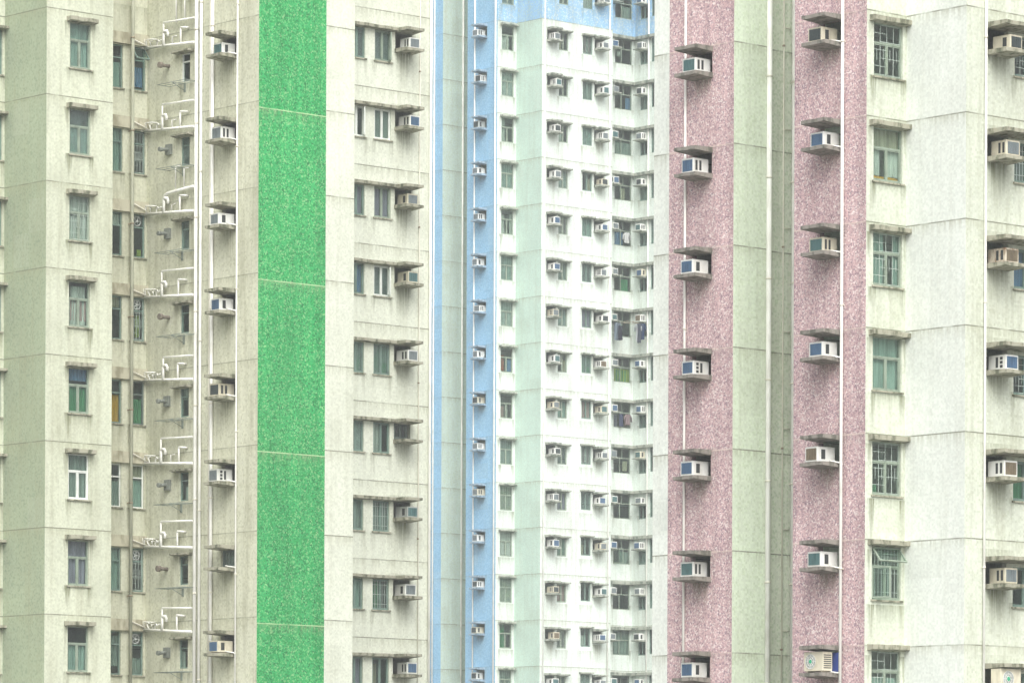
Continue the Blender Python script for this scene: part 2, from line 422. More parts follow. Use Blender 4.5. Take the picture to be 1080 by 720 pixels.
# --- air conditioners
AW, AH, AD = .47, .39, .48
def unit_meshes(slots):
    mb = MB(); mb.box(-AW/2, AW/2, -AD, .10, 0, AH)
    case = mb.mesh('casing', M['casing_white'], .012)
    g = MB()
    x0, x1, z0, z1 = -AW/2+.045, AW/2-.045, .045, AH-.045
    g.box(x0, x1, -AD-.004, -AD+.01, z0, z1)
    nf = 8
    for i in range(nf):
        z = z0 + (z1-z0)*(i+.5)/nf; g.box(x0+.004, x1-.004, -AD-.014, -AD-.003, z-.008, z+.008)
    for i in range(1, 4):
        x = x0 + (x1-x0)*i/4; g.box(x-.006, x+.006, -AD-.017, -AD-.005, z0+.003, z1-.003)
    gm = g.mesh('grille', M['grille_blue'])
    vs = []
    for sgn in (-1, 1):
        v = MB(); xa, xb = (AW/2-.004, AW/2+.004) if sgn > 0 else (-AW/2-.004, -AW/2+.004)
        if slots == 1: v.box(xa, xb, -AD+.12, -AD+.25, .07, AH-.07)
        elif slots == 2:
            v.box(xa, xb, -AD+.07, -AD+.15, .07, AH-.06); v.box(xa, xb, -AD+.22, -AD+.30, .07, AH-.06)
        else:
            for r in range(3): v.box(xa, xb, -AD+.10, -AD+.19, .05+.105*r, .125+.105*r)
            v.box(xa, xb, -AD+.25, -AD+.33, .06, AH-.06)
        vs.append(v.mesh('side_vent', M['vent']))
    return case, gm, vs
UM = {k: unit_meshes(k) for k in (1, 2, 3)}
_tint = {}
def tinted(me, mat):
    k = (me.name, mat)
    if k not in _tint:
        m2 = me.copy(); m2.materials[0] = M[mat]; _tint[k] = m2
    return _tint[k]
_proto = {}
def proto_unit(cas, gri, slots):
    """returns (root children meshes) of one make of window unit"""
    c, g, v = UM[slots]
    return [('casing', tinted(c, 'casing_'+cas)), ('grille', tinted(g, 'grille_'+gri)), *[('side_vent', q) for q in v]]
def fan_unit_meshes():
    mb = MB(); mb.box(-.36, .36, -.42, -.10, .03, .53); mb.box(-.30, -.24, -.40, -.12, 0, .03); mb.box(.24, .30, -.40, -.12, 0, .03)
    case = mb.mesh('casing', M['casing_cream'], .008)
    g = MB()
    cx, cz, n = -.10, .28, 20
    ring = [(cx+.19*math.cos(2*math.pi*i/n), cz+.19*math.sin(2*math.pi*i/n)) for i in range(n)]
    g.poly([(x, -.424, z) for x, z in ring])
    disc = g.mesh('fan_opening', M['casing_grey'])
    h = MB()
    for rr in (.06, .12, .19):
        h.tube([(cx+rr*math.cos(2*math.pi*i/n), -.432, cz+rr*math.sin(2*math.pi*i/n)) for i in range(n+1)], .007, 5)
    for i in range(8):
        a = math.pi*i/4; h.tube([(cx+.02*math.cos(a), -.432, cz+.02*math.sin(a)), (cx+.19*math.cos(a), -.432, cz+.19*math.sin(a))], .005, 4)
    guard = h.mesh('fan_guard', M['casing_white'])
    f = MB(); f.tube([(cx, -.44, cz), (cx, -.423, cz)], .055, 10); hub = f.mesh('hub', simple('fan_hub_green', (.05, .42, .22), .5, .1))
    l = MB()
    for i in range(7): l.box(.361, .366, -.40, -.14, .10+.055*i, .125+.055*i)
    return [('casing', case), ('fan_opening', disc), ('fan_guard', guard), ('hub', hub), ('side_vent', l.mesh('side_vent', M['vent']))]
FAN = fan_unit_meshes()
ORD = ['first', 'second', 'third', 'fourth', 'fifth', 'sixth', 'seventh', 'eighth', 'ninth', 'tenth', 'eleventh', 'twelfth', 'thirteenth', 'fourteenth', 'fifteenth', 'sixteenth', 'seventeenth']
def place_unit(w, s, z, parts, label, group, off=0.0, rz=0.0):
    root = link('air_conditioner', None); root.empty_display_size = .3
    tag(root, label, 'air conditioner', group); w.put(root, s, z, off, rz)
    q = random.Random(label); root.scale = (q.uniform(.93, 1.07), q.uniform(.9, 1.08), q.uniform(.92, 1.05))
    for nm, me in parts: link(nm, me, root)
    return root
COLW = {'rust': 'rusty cream', 'white': 'white', 'cream': 'cream', 'grey': 'grey'}
def ac_column(w, xs, x_is_right, zs, spec, place, group, ledge='ledge', hood='hood', W=.78, dep=.66, drop=.70, hoodW=None, hole=True, streak=.8, units=True, slen=1.1, flip=False):
    """xs: photo x of the wall end of the ledge; spec: one 'casing grille slots' string per floor, '-' for an empty ledge"""
    s = w.s(xs) + (-W/2 if x_is_right else W/2)
    cnt = 0
    for k, z in enumerate(zs):
        v = k % 4
        hw_ = hoodW or W
        w.add('hood', slab_mesh('hood', hw_, dep, .125, ledge, v), s, z)
        w.add('ledge', slab_mesh('ledge', W, dep, .12, ledge, (v+2) % 4), s, z-drop)
        if hole: w.holes.append((s-W/2+.03, s+W/2-.03, z-drop-.004, z-.125))
        it = spec[k % len(spec)]
        if not units: continue
        if it == '-': continue
        cnt += 1
        if it == 'fan':
            place_unit(w, s-.02, z-drop+.002, FAN, 'cream fan unit, ' + place % ORD[cnt-1], group, off=-.1); continue
        cas, gri, sl = it.split()
        rr = random.Random(k*31+int(xs))
        lab = '%s unit, %s grille, ' % (COLW[cas], gri) + place % ORD[cnt-1]
        dx = rr.uniform(-.06, .06) + (-.11 if x_is_right else .11)
        place_unit(w, s+dx, z-drop+.012, proto_unit(cas, gri, int(sl)), lab, group, off=rr.uniform(-.03, .08), rz=rr.uniform(-.05, .05))
    if streak: w.streaks.append((s, W*.55, zs[0]-drop-.05, slen, streak)); w.streaks.append((s, W*.95, zs[0]+.1, 2.4, streak*.35))

# --- windows
_wm = {}
def bars(mb, x0, x1, z0, z1, y0, y1, t):
    mb.box(x0, x0+t, y0, y1, z0, z1); mb.box(x1-t, x1, y0, y1, z0, z1)
    mb.box(x0+t, x1-t, y0, y1, z1-t, z1); mb.box(x0+t, x1-t, y0, y1, z0, z0+t)
def frame_mesh(kind, w, h, mat):
    k = ('f', kind, round(w,2), round(h,2), mat)
    if k in _wm: return _wm[k]
    mb = MB(); t = .045; h2 = w/2
    bars(mb, -h2, h2, 0, h, .05, .11, t)
    if kind == 'transom':
        zt = h*.62; mb.box(-h2+t, h2-t, .052, .108, zt-.025, zt+.03); mb.box(-.022, .022, .054, .106, t, zt-.025)
        bars(mb, -h2+t+.004, -.026, t+.004, zt-.03, .06, .10, .022); bars(mb, .026, h2-t-.004, t+.004, zt-.03, .06, .10, .022)
    elif kind == 'pair':
        mb.box(-.024, .024, .054, .106, t, h-t)
        bars(mb, -h2+t+.004, -.028, t+.004, h-t-.004, .06, .10, .022); bars(mb, .028, h2-t-.004, t+.004, h-t-.004, .06, .10, .022)
    elif kind == 'tall':
        zt = h*.70; mb.box(-h2+t, h2-t, .052, .108, zt-.022, zt+.022)
    elif kind == 'kitchen':
        zt = h*.60; mb.box(-h2+t, h2-t, .052, .108, zt-.03, zt+.03)
        for q in (-w/6+.1, ): mb.box(q-.022, q+.022, .054, .106, t, zt-.03)
        mb.box(.02, .06, .054, .106, zt+.03, h-t)
    _wm[k] = mb.mesh('window', M[mat]); return _wm[k]
def pane_mesh(w, h, mat):
    k = ('p', round(w,2), round(h,2), mat)
    if k not in _wm:
        mb = MB(); mb.box(-w/2+.03, w/2-.03, .077, .083, .03, h-.03); _wm[k] = mb.mesh('pane', M[mat], .0005)
    return _wm[k]
def curtain_mesh(w, h, x0, x1, z0, z1, mat):
    k = ('c', round(w,2), round(h,2), x0, x1, z0, z1, mat)
    if k not in _wm:
        mb = MB(); a, b = -w/2+w*x0, -w/2+w*x1; n = 18; rnd = random.Random(hash((x0, z0, mat)) % 99)
        col = [(a+(b-a)*i/n, .15+.022*math.sin(i*1.9)+rnd.uniform(-.008, .008)) for i in range(n+1)]
        for i in range(n):
            (p, q), (p2, q2) = col[i], col[i+1]
            mb.poly([(p,q,h*z0),(p2,q2,h*z0),(p2,q2,h*z1),(p,q,h*z1)])
        _wm[k] = mb.mesh('curtain', M[mat])
    return _wm[k]
def grille_mesh(w, h, style):
    k = ('g', round(w,2), round(h,2), style)
    if k not in _wm:
        mb = MB(); y0, y1, t = .060, .072, .0065; a, b = -w/2+.05, w/2-.05
        if style == 'bars':
            n = max(4, int(w/.12))
            for i in range(n+1):
                x = a+(b-a)*i/n; mb.box(x-t, x+t, y0, y1, .05, h-.05)
            for z in (.2, h*.5, h-.2): mb.box(a, b, y0-.006, y0-.001, z-t, z+t)
        else:
            for i in range(5):
                x = a+(b-a)*i/4; mb.box(x-t, x+t, y0, y1, .05, h-.05)
            n = max(5, int(h/.2))
            for j in range(n+1):
                z = .06+(h-.12)*j/n; i = j % 2
                mb.box(a+(b-a)*(0 if i else .25), a+(b-a)*(.5 if i else 1), y0-.006, y0-.001, z-t, z+t)
            for i in range(4):
                x = a+(b-a)*(i+.5)/4; mb.box(x-t*.8, x+t*.8, y0+.002, y1-.002, h*.30, h*.52); 
        _wm[k] = mb.mesh('grille', M['grille_bar'])
    return _wm[k]
def sash_mesh(w, h, mat, awning):
    k = ('s', round(w,2), round(h,2), mat, awning)
    if k not in _wm:
        mb = MB(); bars(mb, 0, w, -h if awning else 0, 0 if awning else h, -.02, .02, .035); mb.cur = 1
        mb.box(.02, w-.02, -.003, .003, (-h if awning else 0)+.02, (0 if awning else h)-.02)
        _wm[k] = mb.mesh('open_sash', [M[mat], M['glass']])
    return _wm[k]
def window(w, s, z, wd, h, kind, mat, look, hole=True, label=None):
    """look: tokens 'c:colour[:x0:x1:z0:z1]', 'g:bars', 'g:lattice', 'f' (frosted), 'b' (blind), 'a' (awning open), 'o' (side sash open)"""
    if hole: w.holes.append((s-wd/2, s+wd/2, z, z+h))
    toks = look.split()
    for q in toks:
        if q.startswith('m:'): mat = q[2:]
    o = w.add('window', frame_mesh(kind, wd, h, mat), s, z, label=label)
    def sub(nm, me): return link(nm, me, o)
    if 'hollow' not in toks: sub('pane', pane_mesh(wd, h, 'glass_frosted' if 'f' in toks else 'glass'))
    for q in toks:
        p = q.split(':')
        if p[0] == 'c':
            v = [float(i) for i in p[2:]] or [0, 1, 0, 1]
            sub('curtain', curtain_mesh(wd, h, *v, 'curtain_'+p[1]))
        elif p[0] == 'v':
            fk = ('fan', round(h,2))
            if fk not in _wm:
                mb = MB(); n = 18; cz = h*.84
                mb.tube([(.15*math.cos(2*math.pi*i/n), .06, cz+.15*math.sin(2*math.pi*i/n)) for i in range(n+1)], .022, 6)
                mb.tube([(0, .03, cz), (0, .07, cz)], .04, 8)
                for i in range(5): mb.tube([(0, .06, cz), (.14*math.cos(1.257*i), .06, cz+.14*math.sin(1.257*i))], .02, 4)
                _wm[fk] = mb.mesh('exhaust_fan', M['casing_grey'])
            sub('exhaust_fan', _wm[fk])
        elif p[0] == 'g': sub('grille', grille_mesh(wd, h, p[1]))
        elif p[0] == 'a':
            a = sub('open_sash', sash_mesh(wd-.06, h*.34, mat, True)); a.location = (-wd/2+.03, .03, h-.04); a.rotation_euler = (R(-38), 0, 0)
        elif p[0] == 'o':
            a = sub('open_sash', sash_mesh(wd*.46, h*.58, mat, False)); a.location = (-wd/2+.04, .03, .04); a.rotation_euler = (0, 0, R(-62))
        elif p[0] == 'r':
            a = sub('open_sash', sash_mesh(wd*.46, h*(.9 if kind == 'pair' else .58), mat, False)); a.location = (wd/2-.04, .03, .04); a.rotation_euler = (0, 0, R(180+58))
    return o
def window_column(w, xl, xr, ztops, h, kind, mat, looks, hood=None, hdep=.16, sill=True, hx=.13, streak=.5, ledge='ledge', slen=.9, hole=True, gap=.0, hoff=0.0):
    a, b = w.s(xl), w.s(xr); wd = b-a; s = (a+b)/2
    for k, zt in enumerate(ztops):
        lk = looks[k % len(looks)]; lab = None
        if '#' in lk: lk, lab = lk.split('#')
        window(w, s, zt-h, wd, h, kind, mat, lk, hole, lab)
        if hood: w.add('hood', slab_mesh('hood', wd+2*hx, hdep, hood, ledge, k % 4), s+hoff, zt+hood+gap)
        if sill:
            mb_k = ('sill', round(wd,2))
            if mb_k not in _wm:
                mb = MB(); mb.box(-wd/2-.05, wd/2+.05, -.05, .03, -.05, -.003); _wm[mb_k] = mb.mesh('sill', M['ledge'])
            w.add('sill', _wm[mb_k], s, zt-h)
    if streak:
        w.streaks.append((a-.02, .16, ztops[0]-h, slen*1.3, streak*1.25)); w.streaks.append((b+.02, .16, ztops[0]-h, slen*1.1, streak*1.25)); w.streaks.append(((a+b)/2, wd*.6, ztops[0]-h, .45, streak*.7))
        if hood: w.streaks.append((a-hx*.8, .12, ztops[0]+.02, 1.5, streak*.8)); w.streaks.append((b+hx*.8, .12, ztops[0]+.02, 1.5, streak*.8))
    return s

# --- pipes
def pipe(w, x, r, mat='pipe', off=None, z0=0.2, z1=None, clamps=0.9, label=None):
    z1 = z1 or w.tw.top-.5; off = -(r+.02) if off is None else off
    mb = MB(); mb.tube([(0, 0, z0), (0, 0, z1)], r, 10)
    o = w.add('pipe', mb.mesh('pipe', M[mat]), w.s(x), 0, off, label=label)
    if clamps:
        cb = MB(); n = int((z1-z0)/FLOOR*clamps)
        for i in range(n):
            z = z0 + (i+.35)*FLOOR/clamps
            cb.tube([(0, 0, z), (0, 0, z+.05)], r+.012, 10); cb.box(-.02, .02, .0, -off-.002, z+.008, z+.042)
        o2 = link('pipe_clamps', cb.mesh('pipe_clamps', M['clamp' if mat != 'pipe' else 'pipe_thin']), o)
    return o

# ================================================================== GREEN STRIPE TOWER
zt = [z-.16 for z in zcol(wA, 0, 26, 657, 8)]
window_column(wA, -22, 1.5, zt, 1.42, 'transom', 'frame_teal', ['c:grey', '', 'c:white', ''], hood=.11, ledge='ledge', hdep=.22)
zt = [z-.13 for z in zcol(wC, 83, 20, 655.5, 8)]
window_column(wC, 72.5, 94.5, zt, 1.43, 'transom', 'frame_pale', ['c:teal', 'c:teal:0:1:0:.6 f', 'c:white g:lattice', 'c:pink:0:1:.15:.62 c:white:.2:.9:0:.9', 'c:green:0:1:0:.6 c:blue:0:1:.72:1', 'c:grey m:frame_white', 'c:mauve', 'c:teal:0:1:0:.6'],
              hood=.15, hdep=.24, streak=.6)
# recessed bay: kitchen windows, heavy lintel beams, drain pipe
zt = zcol(wD, 145, 50, 666, 8)
window_column(wD, 137.5, 152.5, zt, 1.40, 'tall', 'frame_teal',
              ['c:blue:0:1:.1:.55 a', 'g:lattice', 'v c:lime:.6:.9:.05:.2', 'v g:lattice c:lime:.5:.8:.1:.6', 'c:green:0:1:0:.6 m:frame_dark', 'm:frame_white c:teal:0:1:0:.65 c:beige:0:1:.7:1', 'v g:lattice', 'v c:grey:0:1:0:.4'], streak=.35, slen=.7)
window_column(wD, 113.5, 128.5, [z+.0 for z in zt], 1.40, 'tall', 'frame_teal',
              ['c:teal:0:1:.0:.6', 'c:teal', 'c:white:.2:1:.7:1', 'c:beige:.3:1:.75:1', 'c:orange:0:1:0:.66#window half filled with an orange panel', 'm:frame_white c:grey:0:1:0:.6', 'c:teal', 'c:grey:0:1:.2:.9'], streak=.35, slen=.7)
bm_ = MB(); Lb = wD.L
bm_.box(-.02, Lb-.003, -.12, .02, .03, .40)
beam = bm_.mesh('lintel_beam', simple('stained_lintel', (.50, .48, .36), .9, .7, (.20, .18, .11), 3))
for z in zt: wD.add('lintel_beam', beam, 0, z)
pipe(wD, 135, .055, 'pipe_grey', off=-.2)
# bathroom windows, flues, drying racks
zb = zcol(wE, 194.5, 56, 674, 8)
window_column(wE, 190, 199.3, zb, .93, 'tall', 'frame_teal', ['m:frame_white', 'f', 'f', '', 'c:white:0:1:.6:1', 'c:white:.3:.6:0:.5', 'c:beige:.2:.8:.7:1', 'c:white:0:.3:0:.6'], hood=.09, hdep=.25, hx=.22, streak=.4, sill=False)
fl = MB(); fl.tube([(0, .05, 0), (0, -.18, 0), (-.0, -.34, -.02)], .055, 8); fl.box(-.13, .13, -.10, .01, -.16, .17)
fl.tube([(0, -.34, -.02), (0, -.44, -.02)], .075, 8)
flm = fl.mesh('flue', simple('flue_metal', (.20, .22, .19), .6, .5))
fl2 = MB(); fl2.tube([(0, .05, 0), (0, -.30, .0)], .06, 8); fl2.tube([(0, -.30, 0), (0, -.42, 0)], .10, 8)
flm2 = fl2.mesh('flue', simple('rusty_flue_metal', (.22, .19, .15), .7, .6))
for k, z in enumerate(zcol(wE, 178, 70, 688, 8)): wE.add('flue', flm if k % 3 else flm2, wE.s(177.5 + (k % 2)), z)
rk = MB()
for y in (-.06, -.30, -.55): rk.tube([(-.75, y, 0), (.75, y, 0)], .011, 5)
for x in (-.72, 0, .72): rk.tube([(x, 0, -.0), (x, -.58, .0)], .011, 5)
rk.tube([(0, .0, -.22), (0, -.5, -.005)], .011, 5); rk.box(-.05, .05, -.02, .01, -.26, .04)
rkm = rk.mesh('drying_rack', simple('rack_metal', (.22, .26, .22), .5, .4))
for k, z in enumerate(zcol(wE, 195, 88, 708, 8)): wE.add('drying_rack', rkm, wE.s(194)-.05*(k % 3), z-.02)
# white waste pipe runs on every floor, each put together a little differently
def waste(var):
    rn = random.Random(var*7+1); J = lambda a: rn.uniform(-a, a)
    S = lambda x: wE.s(x) - wE.s(206)
    mb = MB(); r = .040; y = -.13
    mb.tube([(S(154.5), y, .15), (S(180), y, .08), (S(207), y, 0)], r*1.15, 8)
    xa = 174.5 + J(1.2); ht = .62 + J(.06)
    if var == 2: mb.tube([(S(xa), y, .1), (S(xa), y, .52), (S(xa+1), y, .64), (S(xa+4), y, .70), (S(207), y, .78)], r*1.25, 8)
    else: mb.tube([(S(xa), y, .1), (S(xa), y, ht+.2), (S(xa+.4), y, ht+.24), (S(207), y, ht+.18)], r*.8, 8)
    mb.tube([(S(xa+.8), y-.03, .10), (S(xa+.8), y-.03, .50), (S(xa+1.8), y-.03, .55), (S(xa+4.5), y-.03, .54), (S(xa+5), y-.03, .48), (S(xa+5), y-.03, .36)], r*1.3, 8)
    xb = 192 + J(1)
    mb.tube([(S(xb), y, .02), (S(xb), y, .52), (S(xb+.4), y, .56), (S(xb+5.5), y, .53), (S(xb+5.8), 0, .53)], r*.9, 8)
    mb.tube([(S(157), y, .15), (S(157.3), y-.04, .34), (S(158), y-.05, .40), (S(164), y, .38), (S(164.5), 0, .38)], r*.6, 7)
    mb.tube([(S(168), y, .12), (S(168), y, .26+J(.04)), (S(169.2), y, .32), (S(170.6), y, .25), (S(172), y, .30), (S(172.4), 0, .30)], r*.6, 7)
    mb.tube([(S(162), y, .13), (S(160+J(1)), y, .34), (S(159.5), 0, .36)], r*.55, 7)
    if var % 2: mb.tube([(S(166), y, .12), (S(164.5), y, .30), (S(164), 0, .32)], r*.6, 7)
    else: mb.tube([(S(184), y, .08), (S(184), y, .34+J(.05)), (S(185), 0, .37)], r*.6, 7)
    if var in (2, 4): mb.tube([(S(188), y, .75), (S(188), y, 1.5), (S(189), 0, 1.55)], r*.6, 7); mb.tube([(S(197), y, .75), (S(197), y, 1.4), (S(198), 0, 1.44)], r*.6, 7)
    mb.tube([(S(154.5), y, .15), (S(154.2)-.02, -.24, .16)], r*.8, 7)
    return mb.mesh('waste_pipe', M['pipe'])
wv = [waste(i) for i in range(5)]
for k, z in enumerate(zcol(wE, 205, 45.5, 666, 8)): wE.add('waste_pipe', wv[(4, 0, 2, 1, 3, 0, 1, 3)[k]], wE.s(206), z)
Sx = lambda x: wD.s(x)-wD.s(146)
kpms = []
for v in range(3):
    kp = MB()
    kp.tube([(Sx(137), -.17, .36+.05*v), (Sx(147), -.17, .26+.03*v), (Sx(153), -.2, .20)], .022, 7)
    kp.tube([(Sx(148+v), -.17, .25), (Sx(148+v), -.17, .42), (Sx(149+v), -.10, .46)], .018, 7)
    kpms.append(kp.mesh('waste_pipe', M['pipe_thin']))
for k, z in enumerate(zcol(wE, 205, 45.5, 666, 8)): wD.add('waste_pipe', kpms[k % 3], wD.s(146), z-.02)
pipe(wE, 208.3, .062); pipe(wE, 212.8, .050, clamps=.5)
pipe(wE, 221.6, .022, 'pipe_thin', clamps=0); pipe(wE, 225, .058)
zj = zcol(wE, 233, 37.5, 665.5, 8)
pipe(wE, 250.6, .030, 'pipe', clamps=.6)
G = 'window air conditioners on the ledges'
ac_column(wE, 249, True, zj, ['white teal 1', 'white grey 2', 'white grey 1', 'white blue 1', 'cream dark 2', 'white grey 3', '-', 'cream blue 1'],
          '%s air conditioner down the column beside the white pipes', G, W=.76, dep=.68, slen=1.6, streak=.6)
s_ = wE.s(241)
# bare ledge with a dark window instead of a unit
window(wE, wE.s(249)-.38, zj[6]-.68, .62, .56, 'pair', 'frame_dark', 'f', hole=False)
sp = MB(); sp.tube([(-.15, -.25, .03), (.0, -.25, .0), (.08, -.1, -.02), (.12, -.05, -.06)], .022, 6)
spm = sp.mesh('drain_spur', M['pipe'])
for z in zj: wE.add('drain_spur', spm, wE.s(249.5)-.05, z-.68)
# window face right of the green stripe
zh = zcol(wH, 415, 30, 689, 9)
ac_column(wH, 415, False, zh, ['white grey 2', 'white blue 2', 'cream grey 1', 'cream teal 1', 'white grey 2', '-', 'grey teal 1', 'white grey 1', 'white blue 2'],
          '%s air conditioner down the column right of green stripe', G, W=.80, dep=.66, streak=.6, slen=1.4)
wt = [z-.14 for z in zh]
window_column(wH, 394, 411.5, wt, 1.06, 'pair', 'frame_teal', ['f m:frame_pale r', 'm:frame_white c:grey', 'c:mauve:0:1:0:1 m:frame_pale', 'f m:frame_white r', 'c:green:0:1:0:1 f', 'c:white:0:.5:0:1', 'g:bars c:grey', 'g:bars c:green:0:.5:0:1', 'c:beige:.2:.4:0:.8'],
              streak=.3)
window_column(wH, 368, 384, wt, 1.06, 'pair', 'frame_teal', ['f', 'm:frame_white r', 'c:mauve', 'c:blue', 'f c:green', 'f c:white', 'c:grey', 'c:teal', 'c:mauve'], streak=.3)
ledge_len = wH.s(414.5)-wH.s(362)
for k, z in enumerate(zh): wH.add('hood', slab_mesh('hood', ledge_len, .20, .13, 'ledge', k % 4), (wH.s(414.5)+wH.s(362))/2, z+.0)
window(wH, wH.s(415)+.36, zh[5]-.66, .6, .56, 'pair', 'frame_dark', '', hole=False)
pipe(wH, 441, .022, 'pipe_thin', clamps=.5); pipe(wH, 452.2, .05, 'pipe', clamps=0)

# ================================================================== PINK WALL TOWER
z1_ = zcol(xB, 740, 51, 687, 7)
ac_column(xB, 751, True, z1_, ['white teal 2', 'white blue 2', 'white blue 1', 'white blue 3', 'white blue 1', 'white teal 2', 'white blue 1'],
          '%s air conditioner down the left pink tiled wall', G, ledge='ledge_dark', W=.80, dep=.66, streak=.4, slen=.7)
pipe(xB, 723.5, .035, 'pipe', clamps=.4)
z2_ = zcol(xD, 875, 18, 680.5, 7)
ac_column(xD, 888, True, z2_, ['cream dark 1', 'white blue 1', 'cream teal 2', 'white blue 1', 'white brown 1', 'white teal 1', 'fan'],
          '%s air conditioner down the right pink tiled wall', G, ledge='ledge_dark', W=.84, dep=.68, streak=.4, slen=.7)
pipe(xD, 890.3, .042, 'pipe', off=-.10, clamps=.4)
for z in z2_: xD.add('drain_spur', spm, xD.s(889)-.06, z-.70)
bd = MB(); bd.box(-.16, .16, -.02, .02, 0, .5)
tag(xD.put(link('board', bd.mesh('board', simple('blue_board_paint', (.05, .09, .34), .5, .3), .006)), xD.s(884)-.02, z2_[6]-.685, -.07),
    'dark blue board standing behind the round fan unit on the right pink wall', 'board')
pipe(xC, 808, .075, 'pipe', clamps=1.0)
pipe(xC2, 824.5, .022, 'pipe_thin', clamps=.5)
cbm = MB(); cbm.tube([(0, -.03, 0), (xC2.s(832)-xC2.s(824.5), -.03, 0)], .018, 6); cbm = cbm.mesh('conduit_branch', M['pipe_thin'])
for yy in (30, 137, 241, 350, 452, 558, 665): xC2.add('conduit_branch', cbm, xC2.s(824.5), xC2.z(828, yy))
pipe(xC2, 833.2, .055, 'pipe', off=-.12, clamps=1.0)
# window column between pink wall and white wall
zw = [z-.16 for z in zcol(xE, 935, 18.5, 679, 7)]
window_column(xE, 920.5, 951, zw, 1.38, 'transom', 'frame_pale', ['g:lattice', 'c:white:0:.36:.12:.6 c:white:.56:1:.12:.6 c:beige:0:1:.62:1 c:orange:0:1:0:.11', 'c:teal:0:.5:0:1 g:lattice c:teal:.8:1:0:1', 'c:teal', 'g:lattice c:green:0:.3:0:.2', 'c:grey:.5:.75:.1:.9 a o g:bars m:frame_pale', 'g:lattice c:teal:0:1:0:.5'],
              hood=.15, hdep=.20, hx=.16, streak=.6)
ac_z = zcol(xG, 1042, 24, 699, 7)
ac_column(xG, 1039.5, False, ac_z, ['cream dark 1', 'cream grey 2', 'rust brown 2', 'white blue 3', 'white brown 2', 'cream grey 2', 'fan'],
          '%s air conditioner down the rightmost column of ledges', G, W=.84, dep=.68, streak=.75, slen=1.5)
window_column(xG, 1069, 1096, [z-.22 for z in ac_z], 1.02, 'pair', 'frame_teal', ['g:lattice', 'f g:bars', 'c:blue', 'g:lattice', 'c:green', '', 'f'], streak=.4)
for k, z in enumerate(ac_z): xG.add('hood', slab_mesh('hood', 1.35, .5, .10, 'ledge', k % 4), xG.s(1039.5)+.84+.68, z-.02)
pipe(xG, 1037.3, .034, 'pipe', clamps=.4)

# ================================================================== DISTANT BLUE TOWER
N = 15
za = zcol(yA, 456, 26, 703.5, N)
ac_column(yA, 455.5, True, za, ['-'], '', G, ledge='ledge_blue', units=False, streak=.3)
pipe(yA, 458, .05, 'pipe', clamps=0)
pipe(yB, 486.5, .06, 'pipe', clamps=0)
zc = zcol(yC, 510, 26, 703.5, N)
FARS = ['white grey 2', 'white dark 2', 'grey dark 1', 'white grey 1', 'white grey 2', 'white grey 1', 'white grey 2', 'white grey 1', 'cream dark 1', 'white grey 2', 'cream grey 2', 'white grey 1', 'white dark 2', 'cream dark 1', 'white dark 1']
ac_column(yC, 512.8, True, zc, FARS, '%s air conditioner down the distant blue wall', G, ledge='ledge_blue', W=.76, dep=.62, streak=.6, slen=.6)
pipe(yC, 500.5, .045, 'pipe', clamps=0)
pipe(yC, 522.3, .05, 'pipe', clamps=0)
up = lambda q: [2*q[0]-q[1]] + q
zd = up([z-.13 for z in zcol(yD, 534, 25, 703.5, N)])
window_column(yD, 528, 541, zd, 1.45, 'transom', 'frame_pale', ['f', 'c:white:0:.7:0:.65', 'f c:white', 'c:white:0:.4:0:1', 'f c:teal', 'c:white:0:.4:0:.8 c:white:.8:1:0:.8', 'c:teal f', 'c:white f', 'c:red:0:.4:0:.7 c:blue:.6:1:0:.6', 'c:pink:0:.4:0:.5 c:white:.5:.7:0:.6', 'c:grey f', 'c:beige f', 'c:white g:bars', 'c:beige f', 'c:green:0:.5:0:1', 'c:grey'],
              hood=.12, hdep=.28, hx=.12, streak=.5, ledge='ledge_far', sill=False)
zf = zcol(yF, 582, 30, 709.5, N)
zf_up = up(zf)
ac_column(yF, 575.5, False, zf, ['white grey 2', 'white teal 2', 'white dark 1', 'white grey 1', 'white blue 1', 'white blue 1', 'cream grey 2', 'white teal 1', 'cream grey 1', 'white dark 1', 'white grey 2', 'white blue 1', 'cream dark 2', 'cream brown 1', 'white teal 1'],
          '%s air conditioner down the distant white wall\'s left column', G, ledge='ledge_far', W=.80, dep=.56, streak=.55, slen=1.0)
LK = ['f', 'c:beige:0:.4:0:.6', '', 'c:white:.2:.7:0:.6', 'c:white f', 'g:bars', 'c:grey', 'c:teal f', 'c:beige:.5:1:0:.7', 'c:teal', 'f', 'c:mauve', 'f c:green', 'c:pink:0:1:0:1', 'g:bars']
window_column(yF, 588.3, 598.3, [z-.13 for z in zf_up], 1.08, 'pair', 'frame_pale', LK, hood=.11, hdep=.28, hx=.10, streak=.35, ledge='ledge_far', sill=False, hoff=.04)
zg = up(zcol(yF, 628, 39, 711, N))
ac_column(yF, 625.5, False, zg, ['white grey 2', 'white grey 1', 'white teal 1', 'white grey 2', 'cream dark 1', 'white blue 1', 'white grey 2', 'white dark 1', 'white brown 2', 'cream teal 1', 'white grey 2', 'white blue 1', 'cream grey 1', 'white teal 1', 'white blue 2'],
          '%s air conditioner down the distant white wall\'s right column', G, ledge='ledge_far', W=.80, dep=.58, streak=.6, slen=1.0)
window_column(yF, 613.5, 623.8, [z-.10 for z in up(zcol(yF, 619, 36.5, 708.5, N))], 1.08, 'pair', 'frame_teal', LK[4:]+LK[:4], hood=.11, hdep=.26, hx=.10, streak=.3, ledge='ledge_far', sill=False)
pipe(yF, 573, .04, 'pipe', clamps=0); pipe(yF, 641.2, .05, 'pipe', clamps=0); 
